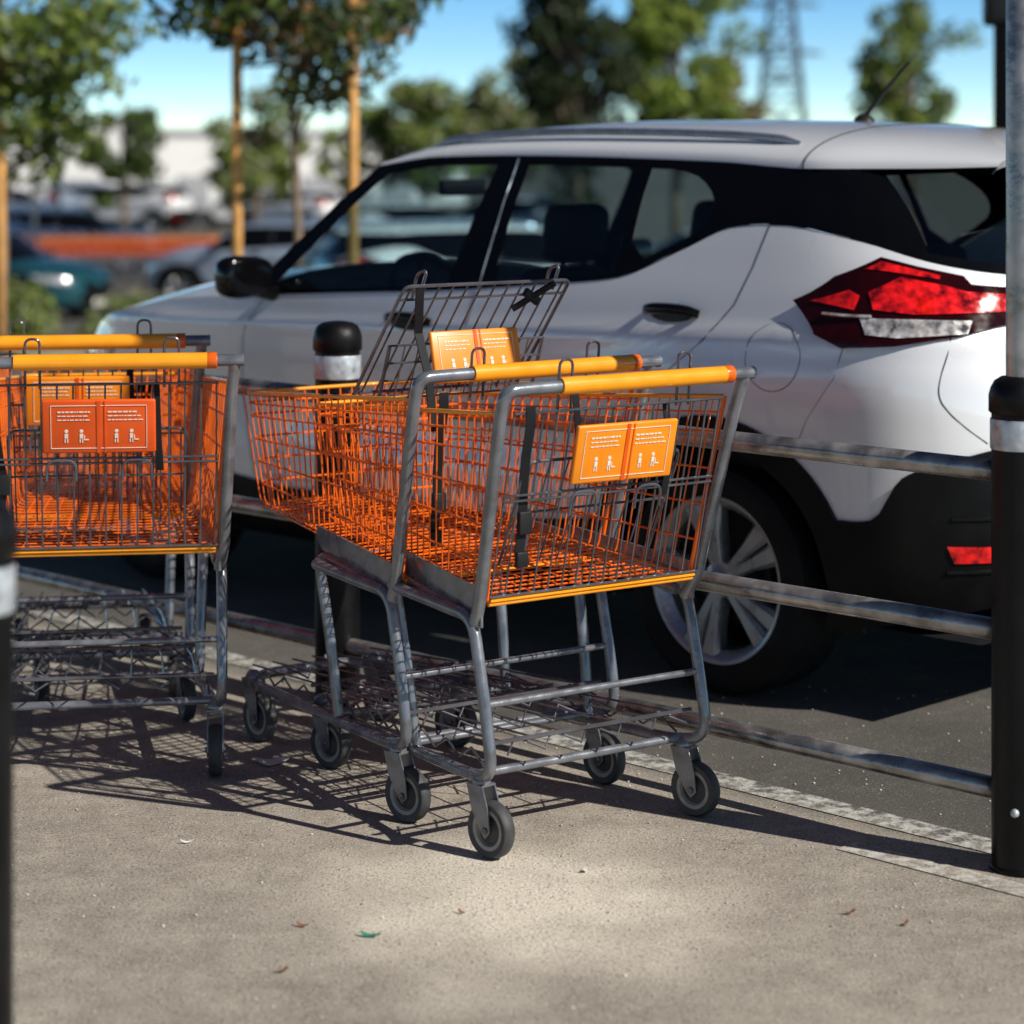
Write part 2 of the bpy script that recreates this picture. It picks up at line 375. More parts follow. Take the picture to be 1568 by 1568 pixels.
MESH={}
def T(s,side): return Vector((side*lerp(0.315,0.22,s),lerp(-0.12,0.83,s),lerp(0.975,0.905,s)))
def Bt(s,side): return Vector((side*lerp(0.285,0.19,s),lerp(-0.03,0.79,s),lerp(0.555,0.62,s)))
def build_cart_meshes():
    b=MB(); wr=0.0021
    n=27
    for i in range(n+1):
        s=i/n
        b.tube(fillet([T(s,-1),Bt(s,-1),Bt(s,1),T(s,1)],0.02,3),wr,M_ORANGE,5)
    for l in (0.09,0.20,0.40,0.60,0.80,1.0):
        P=[T(0,-1).lerp(Bt(0,-1),l),T(1,-1).lerp(Bt(1,-1),l),T(1,1).lerp(Bt(1,1),l),T(0,1).lerp(Bt(0,1),l)]
        b.tube(fillet(P,0.04,4),wr+0.0007,M_ORANGE,5)
    for i in range(1,12):
        f=-1+2*i/12
        a=Bt(0,1).copy(); a.x*=f; c=Bt(1,1).copy(); c.x*=f; d=T(1,1).copy(); d.x*=f
        b.tube(fillet([a,c,d],0.02,3),wr,M_ORANGE,5)
    rim=fillet([T(0,-1),T(1,-1),T(1,1),T(0,1)],0.05,6)
    b.tube(rim,0.0050,M_YELLOW,8)
    b.tube([Bt(0,-1)+Vector((0,-0.008,-0.004)),Bt(0,1)+Vector((0,-0.008,-0.004))],0.0055,M_YELLOW,8)
    for sd in (-1,1):
        b.tube([T(0,sd),Bt(0,sd)],0.006,M_ORANGE,8)
    MESH['basket']=b
    f=MB(); r=0.0135
    left=fillet([(-0.295,0.0,0.50),(-0.305,-0.035,0.56),(-0.335,-0.155,0.97),(-0.335,-0.175,1.03),(-0.20,-0.178,1.032),(0.350,-0.178,1.032)],0.06,7)
    f.tube(left,r+0.001,M_GREY,14)
    f.tube(fillet([(0.295,0.0,0.50),(0.305,-0.035,0.56),(0.322,-0.150,0.96),(0.328,-0.174,1.026)],0.05,5),r+0.001,M_GREY,14)
    for sd in (-1,1):
        x0=sd*0.30
        f.tube(fillet([(sd*0.30,0.33,0.54),(sd*0.30,0.10,0.525),(x0,-0.0,0.52),(x0,-0.055,0.30),(x0,-0.075,0.185),(sd*0.28,0.03,0.165),(sd*0.20,0.80,0.150),(sd*0.14,0.90,0.150),(0,0.90,0.150)],0.06,6),r,M_GREY,14)
        f.tube(fillet([(sd*0.29,0.02,0.515),(sd*0.262,0.385,0.555),(sd*0.255,0.34,0.36),(sd*0.248,0.31,0.165)],0.06,6),r,M_GREY,14)
        pl=[(-0.03,0.50),(0.10,0.525),(0.37,0.565),(0.40,0.585),(0.40,0.62),(-0.03,0.585)]
        xo=[sd*lerp(0.293,0.250,(p[0]+0.03)/0.43) for p in pl]
        vs=[(xo[i],pl[i][0],pl[i][1]) for i in range(6)]+[(xo[i]+sd*0.006,pl[i][0],pl[i][1]) for i in range(6)]
        f.add(vs,[(0,1,2,3,4,5),(11,10,9,8,7,6)]+[(i,(i+1)%6,6+(i+1)%6,6+i) for i in range(6)],M_GREY)
    f.tube([(-0.30,-0.045,0.335),(0.30,-0.045,0.335)],0.008,M_GREY,10)
    f.tube([(-0.285,0.0,0.175),(0.285,0.0,0.175)],0.010,M_GREY,10)
    f.tube([(-0.25,0.31,0.175),(0.25,0.31,0.175)],0.008,M_GREY,10)
    f.tube([(-0.26,0.36,0.55),(0.26,0.36,0.55)],0.008,M_GREY,10)
    for i in range(7):
        x=-0.24+0.08*i
        f.tube([(x,-0.04,0.245),(x*0.95,0.30,0.225),(x*0.75,0.85,0.19)],0.0028,M_WIRE,5)
    for y in (-0.04,0.20,0.45,0.70):
        hw=lerp(0.25,0.185,(y+0.04)/0.82); z=lerp(0.248,0.195,(y+0.04)/0.85)
        if y in (-0.04,0.45): f.tube([(-hw-0.03,y,z),(hw+0.03,y,z)],0.005,M_WIRE,6)
        zz=[]; k=10
        for i in range(k+1): zz.append((-hw+2*hw*i/k,y+(0.022 if i%2 else -0.022),z-0.012+(0.012 if i%2 else -0.012)))
        f.tube(zz,0.003,M_WIRE,5)
    for sd in (-1,1):
        zz=[]; k=14
        for i in range(k+1):
            s=i/k; zz.append((sd*lerp(0.27,0.20,s),lerp(0.0,0.8,s),lerp(0.2,0.175,s)+(0.02 if i%2 else -0.01)))
        f.tube(zz,0.003,M_WIRE,5)
    MESH['frame']=f
    h=MB()
    h.lathe([(0.0155,-0.195),(0.0190,-0.194),(0.0195,-0.18),(0.0195,0.265),(0.0190,0.277),(0.0155,0.278)],(0,-0.178,1.032),(1,0,0),M_YELLOW,24)
    h.lathe([(0.0196,0.262),(0.0202,0.264),(0.0202,0.284),(0.0155,0.286)],(0,-0.178,1.032),(1,0,0),M_ORANGE,24)
    MESH['handle_grip']=h
    gt=MB()
    a=lambda x,t:Vector((x,lerp(-0.140,-0.045,t),lerp(0.975,0.560,t)))
    for i in range(16):
        x=-0.285+0.57*i/15
        gt.tube([a(x,0),a(x,1)],0.0025,M_WIRE,5)
    for t in (0.0,0.44,0.47,0.98):
        gt.tube([a(-0.29,t)+Vector((0,-0.005,0)),a(0.29,t)+Vector((0,-0.005,0))],0.003,M_WIRE,6)
    gt.tube([a(-0.285,1),a(0.285,1)],0.005,M_YELLOW,6)
    c=lambda x,t:Vector((x,lerp(-0.085,0.03,t),lerp(0.86,0.62,t)))
    for i in range(9):
        x=-0.20+0.05*i; gt.tube([c(x,0),c(x,1)],0.0022,M_WIRE,5)
    gt.tube(fillet([c(-0.21,1),c(-0.215,0),c(0.215,0),c(0.21,1)],0.03,4),0.004,M_WIRE,6)
    gt.tube([c(-0.21,0.5),c(0.21,0.5)],0.003,M_WIRE,5)
    for x in (-0.12,0.06):
        gt.tube(fillet([(x,-0.11,0.74),(x,-0.12,0.79),(x+0.07,-0.12,0.79),(x+0.07,-0.11,0.74)],0.03,5),0.0035,M_WIRE,6)
    MESH['rear_gate']=gt
    lp=MB()
    for x in (-0.17,0.16):
        lp.tube(fillet([(x,-0.135,0.965),(x,-0.145,1.085),(x+0.035,-0.145,1.085),(x+0.035,-0.135,0.965)],0.017,6),0.0034,M_WIRE,7)
    MESH['hook_loops']=lp
    st=MB()
    def strap(p,wd=0.024):
        P=[Vector(q) for q in p]; vs=[]; fs=[]
        for i,q in enumerate(P):
            vs+=[q+Vector((-wd/2,0,0)),q+Vector((wd/2,0,0)),q+Vector((wd/2,0.003,0)),q+Vector((-wd/2,0.003,0))]
            if i:
                o=4*(i-1)
                for k in range(4): fs.append((o+k,o+(k+1)%4,o+4+(k+1)%4,o+4+k))
        st.add(vs,fs,M_STRAP)
    strap([(-0.25,-0.15,0.99),(-0.25,-0.15,0.95),(-0.245,-0.125,0.88),(-0.235,-0.10,0.80),(-0.225,-0.085,0.74),(-0.232,-0.08,0.66)])
    st.box((-0.225,-0.09,0.73),(0.034,0.014,0.05),M_DARK,bev=0.003)
    st.box((-0.23,-0.085,0.65),(0.030,0.014,0.034),M_DARK,bev=0.003)
    strap([(0.14,-0.125,0.97),(0.145,-0.135,0.84),(0.15,-0.10,0.76)],0.018)
    MESH['safety_strap']=st
    rg=MB()
    p=lambda x,t:Vector((x,lerp(0.03,0.26,t),lerp(1.22,0.945,t)))
    for i in range(12):
        x=-0.22+0.44*i/11; rg.tube([p(x,0),p(x,1)],0.0027,M_WIRE,5)
    rg.tube(fillet([p(-0.24,1),p(-0.24,0),p(0.24,0),p(0.24,1)],0.02,4),0.0045,M_WIRE,6)
    rg.tube([p(-0.24,0.12),p(0.24,0.12)],0.0036,M_WIRE,5); rg.tube([p(-0.24,0.97),p(0.24,0.97)],0.004,M_WIRE,5)
    q=lambda x,t:Vector((x,lerp(0.12,0.17,t),lerp(1.075,0.945,t)))
    for i in range(12):
        x=-0.22+0.44*i/11; rg.tube([q(x,0),q(x,1)],0.0022,M_WIRE,5)
    for t in (0,0.33,0.66,1): rg.tube([q(-0.225,t),q(0.225,t)],0.003,M_WIRE,5)
    rg.tube(fillet([q(-0.225,0),q(-0.225,1)],0.01,2),0.004,M_WIRE,6); rg.tube([q(0.225,0),q(0.225,1)],0.004,M_WIRE,6)
    for x in (-0.185,0.20):
        rg.tube(fillet([p(x,0.08),p(x,-0.14)+Vector((0,0.02,0)),p(x,-0.1)+Vector((0.0,0.055,0)),p(x,0.02)+Vector((0,0.05,-0.03))],0.02,5),0.0042,M_WIRE,7)
    P=[p(-0.20,0.02)+Vector((0,-0.01,0)),p(-0.185,0.3)+Vector((0,-0.045,-0.03)),Vector((-0.17,0.03,1.0)),Vector((-0.165,0.02,0.88))]
    for i in range(3):
        vs=[P[i]+Vector((-0.011,0,0)),P[i]+Vector((0.011,0,0)),P[i+1]+Vector((0.011,0,0)),P[i+1]+Vector((-0.011,0,0))]
        rg.add(vs+[v+Vector((0,0.004,0)) for v in vs],[(0,1,2,3),(7,6,5,4),(0,3,7,4),(1,5,6,2)],M_STRAP)
    pb=p(0.14,0.14); rg.box(pb+Vector((0,-0.01,0)),(0.05,0.014,0.022),M_DARK,rot=Matrix.Rotation(0.6,3,'Y'),bev=0.004)
    rg.tube([p(0.10,0.25)+Vector((0,-0.01,0)),p(0.14,0.14)+Vector((0,-0.012,0)),p(0.19,0.02)+Vector((0,-0.01,0))],0.008,M_STRAP,6)
    MESH['raised_seat_gate']=rg
    cs=MB(); R0=0.0625
    cs.lathe([(R0-0.018,-0.013),(R0-0.005,-0.016),(R0-.001,-0.011),(R0+0.0005,0),(R0-.001,0.011),(R0-0.005,0.016),(R0-0.018,0.013)],(0,-0.032,R0),(1,0,0),M_RUBBER,36)
    for sg in (-1,1):
        cs.lathe([(0.0004,sg*0.010),(0.014,sg*0.011),(0.018,sg*0.006),(0.032,sg*0.005)],(0,-0.032,R0),(1,0,0),M_RUBBER,30)
        cs.lathe([(0.032,sg*0.005),(0.036,sg*0.012),(R0-0.018,sg*0.013)],(0,-0.032,R0),(1,0,0),M_HUB,30)
    for sx in (-1,1):
        vs=[]
        prof=[(0.024,0.155),(-0.024,0.155),(-0.040,0.11),(-0.047,0.06),(-0.032,0.045),(-0.018,0.06),(0.010,0.105)]
        for q_ in (0.017,0.0205):
            vs+=[(sx*q_,y,z) for y,z in prof]
        k=len(prof)
        cs.add(vs,[tuple(range(k)),tuple(range(2*k-1,k-1,-1))]+[(i,(i+1)%k,k+(i+1)%k,k+i) for i in range(k)],M_GREY)
        cs.lathe([(0.0004,0.005),(0.007,0.004),(0.008,0)],(sx*0.0205,-0.032,R0),(sx,0,0),M_WIRE,10)
    cs.box((0,0,0.156),(0.042,0.05,0.005),M_GREY,bev=0.001)
    cs.lathe([(0.02,0.155),(0.022,0.16),(0.018,0.17),(0.012,0.178),(0.0005,0.18)],(0,0,0),(0,0,1),M_GREY,16)
    MESH['caster']=cs
build_cart_meshes()
DATA={}
def part(name,parent):
    if name not in DATA:
        o=MESH[name].obj(name,parent,sharp=50); DATA[name]=o.data; return o
    o=bpy.data.objects.new(name,DATA[name]); COL.objects.link(o); o.parent=parent; return o
def cart(x,y,rz,raised=False,sign=None,name='shopping_cart',swing=(60,50,20,15),z=0.0):
    e=empty(name,(x,y,z),rz)
    for n in ['basket','frame','handle_grip','hook_loops','safety_strap','raised_seat_gate' if raised else 'rear_gate']: part(n,e)
    if sign is not None:
        if raised: sign_panel('instruction_sign',0.255,0.125,sign,e,(0.0,0.085,1.045),R(-14))
        else: sign_panel('instruction_sign',0.27,0.135,sign,e,(0.005,-0.145,0.875),R(14),R(-2))
    for (cx,cy),sw in zip(((-0.285,-0.01),(0.285,-0.01),(-0.185,0.84),(0.185,0.84)),swing):
        o=part('caster',e); o.location=(cx,cy,0); o.rotation_euler=(0,0,R(sw))
    return e
fA=Vector((-0.574,0.819))
A0=Vector((0.160,5.447)); B0=A0+fA*0.342
cart(A0.x,A0.y,R(35),False,M_SIGN,swing=(10,16,12,20))
cart(B0.x,B0.y,R(35.5),True,M_SIGN,swing=(14,8,4,15))
cart(-1.016,5.94,R(8),False,M_SIGN2,swing=(5,-2,10,0))
cart(-1.17,6.50,R(9),False,M_SIGN,swing=(0,10,5,0))
row=empty('shopping_cart_row',(-8.0,49,tz(49)),R(-84))
for i in range(16):
    for n in ('basket','frame','handle_grip'):
        o=part(n,row); o.location=(0,-1.8+i*0.25,0)
    for cx,cy in ((-0.285,-0.01),(0.285,-0.01)):
        o=part('caster',row); o.location=(cx,cy-1.8+i*0.25,0)

# ------------------------------------------------------------------ car
Wf=pchip([(.18,.79),(.3,.84),(.45,.862),(.62,.862),(.78,.872),(.92,.884),(1.0,.872),(1.05,.856),(1.12,.828),(1.2,.79),(1.35,.715),(1.475,.640),(1.51,.620),(1.6,.55)])
XR=pchip([(.18,-.78),(.35,-.85),(.6,-.875),(.8,-.865),(1.0,-.83),(1.12,-.80),(1.2,-.76),(1.3,-.68),(1.45,-.56),(1.6,-.45)])
XF=pchip([(.18,3.28),(.35,3.42),(.6,3.44),(.75,3.41),(.85,3.34),(.95,3.26),(1.05,3.2),(1.6,3.2)])
ZB=pchip([(-.9,1.16),(-.74,1.19),(-.6,1.225),(-.37,1.287),(-.1,1.322),(.04,1.312),(.2,1.245),(.42,1.155),(.7,1.125),(1.1,1.09),(1.6,1.06),(2.0,1.035),(2.4,1.01),(2.8,.94),(3.1,.86),(3.3,.80),(3.45,.75)])
ZT=pchip([(-.74,1.488),(-.5,1.482),(-.14,1.48),(.2,1.498),(1.0,1.512),(1.4,1.505),(1.64,1.475)])
ZC=pchip([(-.74,1.548),(-.55,1.575),(-.3,1.60),(.2,1.622),(.8,1.628),(1.3,1.605),(1.5,1.57),(1.64,1.52)])
YR=pchip([(-.74,.50),(-.45,.565),(-.17,Wf(ZT(-.17)))])
YE=lambda x: Wf(ZT(x)) if x>-.17 else YR(x)
RR,PR,RF,PF=.62,3.2,.75,2.6
ZBOT=pchip([(-.9,.36),(-.6,.28),(-.4,.24),(0,.22),(3,.22),(3.5,.25)])
def P2(t,z):
    xr=XR(z); xf=XF(z); W=Wf(z)
    if t<=1:
        ph=t*math.pi/2; x=xr+RR*(1-max(0,math.cos(ph))**(2/PR)); y=W*math.sin(ph)**(2/PR)
    elif t<=2:
        x=lerp(xr+RR,xf-RF,t-1); y=W
    else:
        ph=(3-t)*math.pi/2; x=xf-RF*(1-max(0,math.cos(ph))**(2/PF)); y=W*max(0,math.sin(ph))**(2/PF)
    k=y/W
    y+=k*(.022*math.exp(-((x-0.0)/.42)**2)+.020*math.exp(-((x-2.61)/.42)**2))*math.exp(-((z-.78)/.2)**2)
    y-=k*.020*math.exp(-((z-.66)/.09)**2)*math.exp(-((x-1.2)/.75)**4)
    zc=lerp(1.02,.93,min(1,max(0,(x+.3)/2.6)))
    y+=k*.010*math.exp(-((z-zc)/.026)**2)
    return x,y
def TX(x,z):
    xr=XR(z); xf=XF(z)
    if x<xr+RR: return (2/math.pi)*math.acos(min(1,max(0,1-(x-xr)/RR))**(PR/2))
    if x>xf-RF: return 3-(2/math.pi)*math.acos(min(1,max(0,1-(xf-x)/RF))**(PF/2))
    return 1+(x-xr-RR)/(xf-RF-xr-RR)
def TY(y,z): return (2/math.pi)*math.asin(min(1,y/Wf(z))**(PR/2))
def SP(t,z,off=0.0):
    x,y=P2(t,z); p=Vector((x,y,z))
    if off:
        e=.004
        a=Vector((*P2(min(3,t+e),z),z))-Vector((*P2(max(0,t-e),z),z)); b_=Vector((*P2(t,z+.005),z+.005))-Vector((*P2(t,z-.005),z-.005))
        n=b_.cross(a)
        if n.length>1e-9:
            n.normalize()
            if n.y*1.0+(-.3 if t<.5 else 0)*n.x<0 : n=-n
            if t<.3 and n.x>0: n=-n
            p+=n*off
    return p
def densify(poly,closed=True,st=.025):
    out=[]; n=len(poly)
    for i in range(n if closed else n-1):
        a=poly[i]; b_=poly[(i+1)%n]; d=math.hypot(b_[0]-a[0],b_[1]-a[1]); k=max(1,int(d/st))
        for j in range(k): out.append((lerp(a[0],b_[0],j/k),lerp(a[1],b_[1],j/k)))
    if not closed: out.append(poly[-1])
    return out
def smoothpoly(poly,it=2):
    for _ in range(it):
        q=[]; n=len(poly)
        for i in range(n):
            a=poly[i]; b_=poly[(i+1)%n]
            q.append((lerp(a[0],b_[0],.25),lerp(a[1],b_[1],.25))); q.append((lerp(a[0],b_[0],.75),lerp(a[1],b_[1],.75)))
        poly=q
    return poly
def shell(mb,poly,off,mat,holes=(),tcoords=False,sides=(1,-1),dz=.04):
    loops=[densify(l,st=.03) for l in [poly]+list(holes)]
    if not tcoords: conv=[[Vector((TX(x,z),z,0)) for x,z in l] for l in loops]
    else: conv=[[Vector((t,z,0)) for t,z in l] for l in loops]
    tris=tessellate_polygon(conv); flat=[v for l in conv for v in l]
    bm=bmesh.new(); bv=[bm.verts.new(v) for v in flat]
    for t in tris:
        try: bm.faces.new([bv[i] for i in t])
        except Exception: pass
    t0=min(v.x for v in flat); t1=max(v.x for v in flat); z0=min(v.y for v in flat); z1=max(v.y for v in flat)
    step=.022
    t=math.floor(t0/step)*step+step
    while t<t1:
        bmesh.ops.bisect_plane(bm,geom=bm.verts[:]+bm.edges[:]+bm.faces[:],plane_co=(t,0,0),plane_no=(1,0,0),dist=1e-6); t+=step
    z=math.floor(z0/dz)*dz+dz
    while z<z1:
        bmesh.ops.bisect_plane(bm,geom=bm.verts[:]+bm.edges[:]+bm.faces[:],plane_co=(0,z,0),plane_no=(0,1,0),dist=1e-6); z+=dz
    bmesh.ops.remove_doubles(bm,verts=bm.verts[:],dist=1e-6)
    for f in bm.faces:
        f.normal_update()
        if f.normal.z<0: f.normal_flip()
    bm.verts.index_update()
    base=[SP(v.co.x,v.co.y,off) for v in bm.verts]
    fs=[tuple(v.index for v in f.verts) for f in bm.faces]
    for sd in sides:
        mb.add([(p.x,p.y*sd,p.z) for p in base],[f if sd<0 else f[::-1] for f in fs],mat)
    bm.free()
def seam(mb,path,r=.0028,mat=M_SEAM,sides=(1,-1),closed=False,off=-.0008):
    pp=densify(path,closed,.03)
    P=[SP(TX(x,z),z,off) for x,z in pp]
    for sd in sides: mb.tube([(p.x,p.y*sd,p.z) for p in P],r,mat,6,closed)

CAR={}
def build_car():
    b=MB()
    ts=[i/26 for i in range(27)]+[1+i/90 for i in range(1,91)]+[2+i/26 for i in range(1,27)]
    rows=44
    G=[]
    for t in ts:
        colm=[]
        for j in range(rows+1):
            s=j/rows; z=.7
            for _ in range(14):
                x=P2(t,z)[0]; z=.5*z+.5*lerp(ZBOT(x),ZB(x),s)
            colm.append(SP(t,z))
        G.append(colm)
    for sd in (1,-1):
        vs=[]; fs=[]; nr=rows+1
        for c in G: vs+=[(p.x,p.y*sd,p.z) for p in c]
        for i in range(len(ts)-1):
            for j in range(rows):
                q=(i*nr+j,(i+1)*nr+j,(i+1)*nr+j+1,i*nr+j+1)
                c=sum((Vector(vs[k]) for k in q),Vector())/4
                if .5<ts[i]<2.6 and (math.hypot(c.x,c.z-.32)<.425 or math.hypot(c.x-2.61,c.z-.32)<.425): continue
                fs.append(q if sd<0 else q[::-1])
        b.add(vs,fs,M_PAINT)
    it0=min(i for i,c in enumerate(G) if c[-1].x>2.03 and ts[i]>1)
    nc=20; vs=[]; fs=[]
    k=0
    for i in range(it0,len(ts)):
        e=G[i][-1]
        cr=.075*min(1,e.y/.8)*min(1,(3.5-e.x)/.8+.15)
        for c in range(nc+1):
            u=-1+2*c/nc
            bow=(1-u*u)
            xx=e.x+(.27*bow if i==it0 else .27*bow*max(0,(1-(i-it0)/(len(ts)-it0)))**1.5)
            xx=min(xx,3.44)
            vs.append((xx,e.y*u,e.z+cr*(1-abs(u)**2.4)))
        if k:
            for c in range(nc): fs.append(((k-1)*(nc+1)+c,(k-1)*(nc+1)+c+1,k*(nc+1)+c+1,k*(nc+1)+c))
        k+=1
    b.add(vs,[f[::-1] for f in fs],M_PAINT)
    nx,ny=44,28; vs=[]; fs=[]
    XE=-.74
    def roofz(x,u): return ZT(x)+(ZC(x)-ZT(x))*max(0,1-abs(u)**2.3)**(1/2.0)
    us=[math.sin(math.pi/2*(-1+2*j/ny)) for j in range(ny+1)]
    for i in range(nx+1):
        s=i/nx
        xb=lerp(1.64,XE,s)
        for u in us:
            xx=xb
            if s>.8: xx+= .05*(abs(u)**4)*(s-.8)/.2
            if s<.1: xx+= .03*(1-u*u)*(1-s/.1)
            vs.append((xx,YE(xb)*u,roofz(xb,u)))
    for i in range(nx):
        for j in range(ny):
            fs.append((i*(ny+1)+j,i*(ny+1)+j+1,(i+1)*(ny+1)+j+1,(i+1)*(ny+1)+j))
    b.add(vs,fs,M_PAINT)
    rearedge=[Vector(vs[nx*(ny+1)+j]) for j in range(ny+1)]
    sideedge=[Vector(vs[i*(ny+1)+ny]) for i in range(nx+1)]
    b.add([(max(x,-.45),y*.97,z-.03) for x,y,z in vs if True],[f[::-1] for f in fs if Vector(vs[f[0]]).x>-.35],M_INT)
    lip=[p+Vector((.02,0,-.050*(1-abs(p.y)/.6)-.014)) for p in rearedge]
    b.add(rearedge+lip,[(j,j+1,ny+1+j+1,ny+1+j) for j in range(ny)],M_PAINT)
    tA=TX(-.37,1.287); nb,nh=24,10
    bot=[]; top=[]
    for j in range(nb+1):
        t=tA*(1-j/nb); z=1.2
        for _ in range(14):
            x=P2(t,z)[0]; z=.5*z+.5*ZB(x)
        bot.append(SP(t,z))
        ph=math.pi/2*j/nb
        top.append(Vector((-.17-.33*math.sin(ph)**.8,.612*math.cos(ph)**.75 if j<nb else 0,1.475+.03*math.sin(ph))))
    rg=MB()
    for sd in (1,-1):
        vs=[];fs=[]
        for j in range(nb+1):
            for h in range(nh+1):
                t_=h/nh
                p=bot[j].lerp(top[j],t_); p.x-=.02*math.sin(math.pi*t_)*min(1,j/4)
                # side edge follows the pillar surface so that no gap opens
                xe=lerp(-.362,-.162,t_); ze=lerp(1.288,1.479,t_)
                pe=SP(TX(xe,ze),ze,.001)
                wgt=max(0,1-j/6.0)**1.0
                p=p.lerp(p+(pe-(bot[0].lerp(top[0],t_))),wgt)
                vs.append((p.x,p.y*sd,p.z))
        fr=[];gl=[]
        for j in range(nb):
            for h in range(nh):
                q=(j*(nh+1)+h,(j+1)*(nh+1)+h,(j+1)*(nh+1)+h+1,j*(nh+1)+h+1)
                (gl if (j>=7 and 1<=h<nh-1) else fr).append(q if sd>0 else q[::-1])
        rg.add(vs,gl,M_GLASSR); rg.add(vs,fr,M_GLOSSBLK)
        ed=[p for p in sideedge if p.x<-.12]
        vs=[]; fs=[]
        full=[Vector((p.x,p.y,p.z)) for p in ed]+[p for p in lip[::-1] if p.y>=-1e-6][1:]
        n2=len(full)
        for i,p in enumerate(full):
            f=i/(n2-1)*nb; j=int(min(nb-1,f)); q=top[j].lerp(top[j+1],f-j)
            vs+=[(p.x,p.y*sd,p.z-.001),(q.x,q.y*sd,q.z-.004)]
            if i: fs.append((2*i-2,2*i-1,2*i+1,2*i))
        rg.add(vs,fs,M_GLOSSBLK)
    rg.tube([(-.775,.05,1.19),(-.765,.25,1.215),(-.70,.46,1.235)],[.012,.008,.005],M_DARK,8)
    CAR['rear_glass']=rg
    gh=MB()
    xs=[2.08-(2.08+.37)*i/60 for i in range(61)]
    outer=[(x,ZB(x)+.002) for x in xs]+[(-.17,1.478)]+[(x,ZT(x)-.001) for x in [-.1+i*.1 for i in range(17)]]+[(1.64,1.475)]
    w1=smoothpoly([(1.955,1.055),(1.88,1.13),(1.60,1.43),(1.55,1.467),(1.40,1.487),(1.2,1.492),(1.095,1.492),(1.085,1.485),(1.115,1.11),(1.125,1.103),(1.5,1.08)],1)
    w2=smoothpoly([(.925,1.125),(.945,1.48),(.955,1.493),(.48,1.487),(.465,1.48),(.435,1.18),(.44,1.168),(.68,1.14),(.915,1.115)],1)
    w3=smoothpoly([(.395,1.185),(.17,1.29),(.135,1.335),(.14,1.38),(.185,1.425),(.26,1.462),(.42,1.480),(.435,1.475)],1)
    shell(gh,outer,.002,M_GLOSSBLK,holes=[w1,w2,w3])
    gl=MB()
    for w_ in (w1,w2,w3): shell(gl,w_,-.004,M_GLASS)
    n1,n2=10,20; vs=[];fs=[]
    for i in range(n1+1):
        s=i/n1; x=lerp(2.08,1.64,s); z=lerp(ZB(2.08),1.475,s); y=Wf(z)
        for j in range(n2+1):
            u=-1+2*j/n2; bow=1-abs(u)**2.2
            vs.append((x+lerp(.27,.03,s)*bow+.02*math.sin(math.pi*s)*bow,y*u,z+lerp(.055,.045,s)*bow))
            if i and j: a=(i-1)*(n2+1)+j-1; fs.append((a,a+1,a+n2+2,a+n2+1))
    gl.add(vs,fs,M_GLASS)
    seam(gh,[(.975,1.10),(.985,1.30),(1.005,1.50)],.002,M_RAIL,off=.003)
    CAR['greenhouse_frame']=gh; CAR['window_glass']=gl; CAR['body_shell']=b
    c=MB()
    for cx in (0,2.61):
        ri,ro=.385,.470; an0,an1=R(-12),R(192)
        n=40
        outr=[(cx+ro*math.cos(lerp(an0,an1,i/n)),.32+ro*math.sin(lerp(an0,an1,i/n))) for i in range(n+1)]
        inn=[(cx+ri*math.cos(lerp(an1,an0,i/n)),.32+ri*math.sin(lerp(an1,an0,i/n))) for i in range(n+1)]
        shell(c,outr+inn,.010,M_CLAD)
        for sd in (1,-1):
            vs=[];fs=[]
            for i,(x,z) in enumerate(inn):
                z=max(z,.23); p=SP(TX(x,z),z,.010); vs+=[(p.x,p.y*sd,p.z),(p.x,.50*sd,p.z)]
                if i: fs.append((2*i-2,2*i-1,2*i+1,2*i))
            c.add(vs,fs,M_INT)
            vs=[];fs=[]
            for i,(x,z) in enumerate(outr):
                z=max(z,.23); p=SP(TX(x,z),z,.010); q=SP(TX(x,z),z,-.004); vs+=[(p.x,p.y*sd,p.z),(q.x,q.y*sd,q.z)]
                if i: fs.append((2*i-2,2*i-1,2*i+1,2*i))
            c.add(vs,fs,M_CLAD)
            c.add([(cx-.45,.5*sd,.2),(cx+.45,.5*sd,.2),(cx+.45,.5*sd,.8),(cx-.45,.5*sd,.8)],[(0,1,2,3)],M_INT)
    shell(c,[(.46,.225),(2.15,.225),(2.15,.42),(1.9,.40),(.7,.42),(.46,.45)],.008,M_CLAD)
    HT=pchip([(-.88,.74),(-.80,.745),(-.72,.72),(-.60,.665),(-.525,.55),(-.47,.54),(-.40,.54)])
    t1=TX(-.40,.4); top_=[];bo=[]
    for i in range(41):
        t=t1*i/40; z=.6
        for _ in range(14): z=.5*z+.5*HT(P2(t,z)[0])
        top_.append((t,z)); zz=.4
        for _ in range(14): zz=.5*zz+.5*(ZBOT(P2(t,zz)[0])+.002)
        bo.append((t,zz))
    for sd in (1,-1):
        vs=[];fs=[];nr=12
        for (t,zt_),(t_,zb_) in zip(top_,bo):
            for j in range(nr+1):
                z=lerp(zb_,zt_,j/nr); p=SP(t,z,.012); vs.append((p.x,p.y*sd,p.z))
        for i in range(40):
            for j in range(nr):
                q=(i*(nr+1)+j,(i+1)*(nr+1)+j,(i+1)*(nr+1)+j+1,i*(nr+1)+j+1); fs.append(q if sd<0 else q[::-1])
        c.add(vs,fs,M_CLAD)
    rf=[(TY(.74,.47),.445),(TY(.60,.47),.445),(TY(.58,.47),.485),(TY(.755,.47),.49)]
    shell(c,rf,.018,M_LRED,tcoords=True)
    for z in (.56,.42):
        P=[SP(TY(.75-i*.06,z),z,.014) for i in range(12)]
        for sd in (1,-1): c.tube([(p.x,p.y*sd,p.z) for p in P],.006,M_CLAD,6)
    c.add([(-.8,-.75,.24),(3.3,-.75,.24),(3.3,.75,.24),(-.8,.75,.24)],[(0,1,2,3)],M_INT)
    CAR['black_cladding']=c
    l=MB()
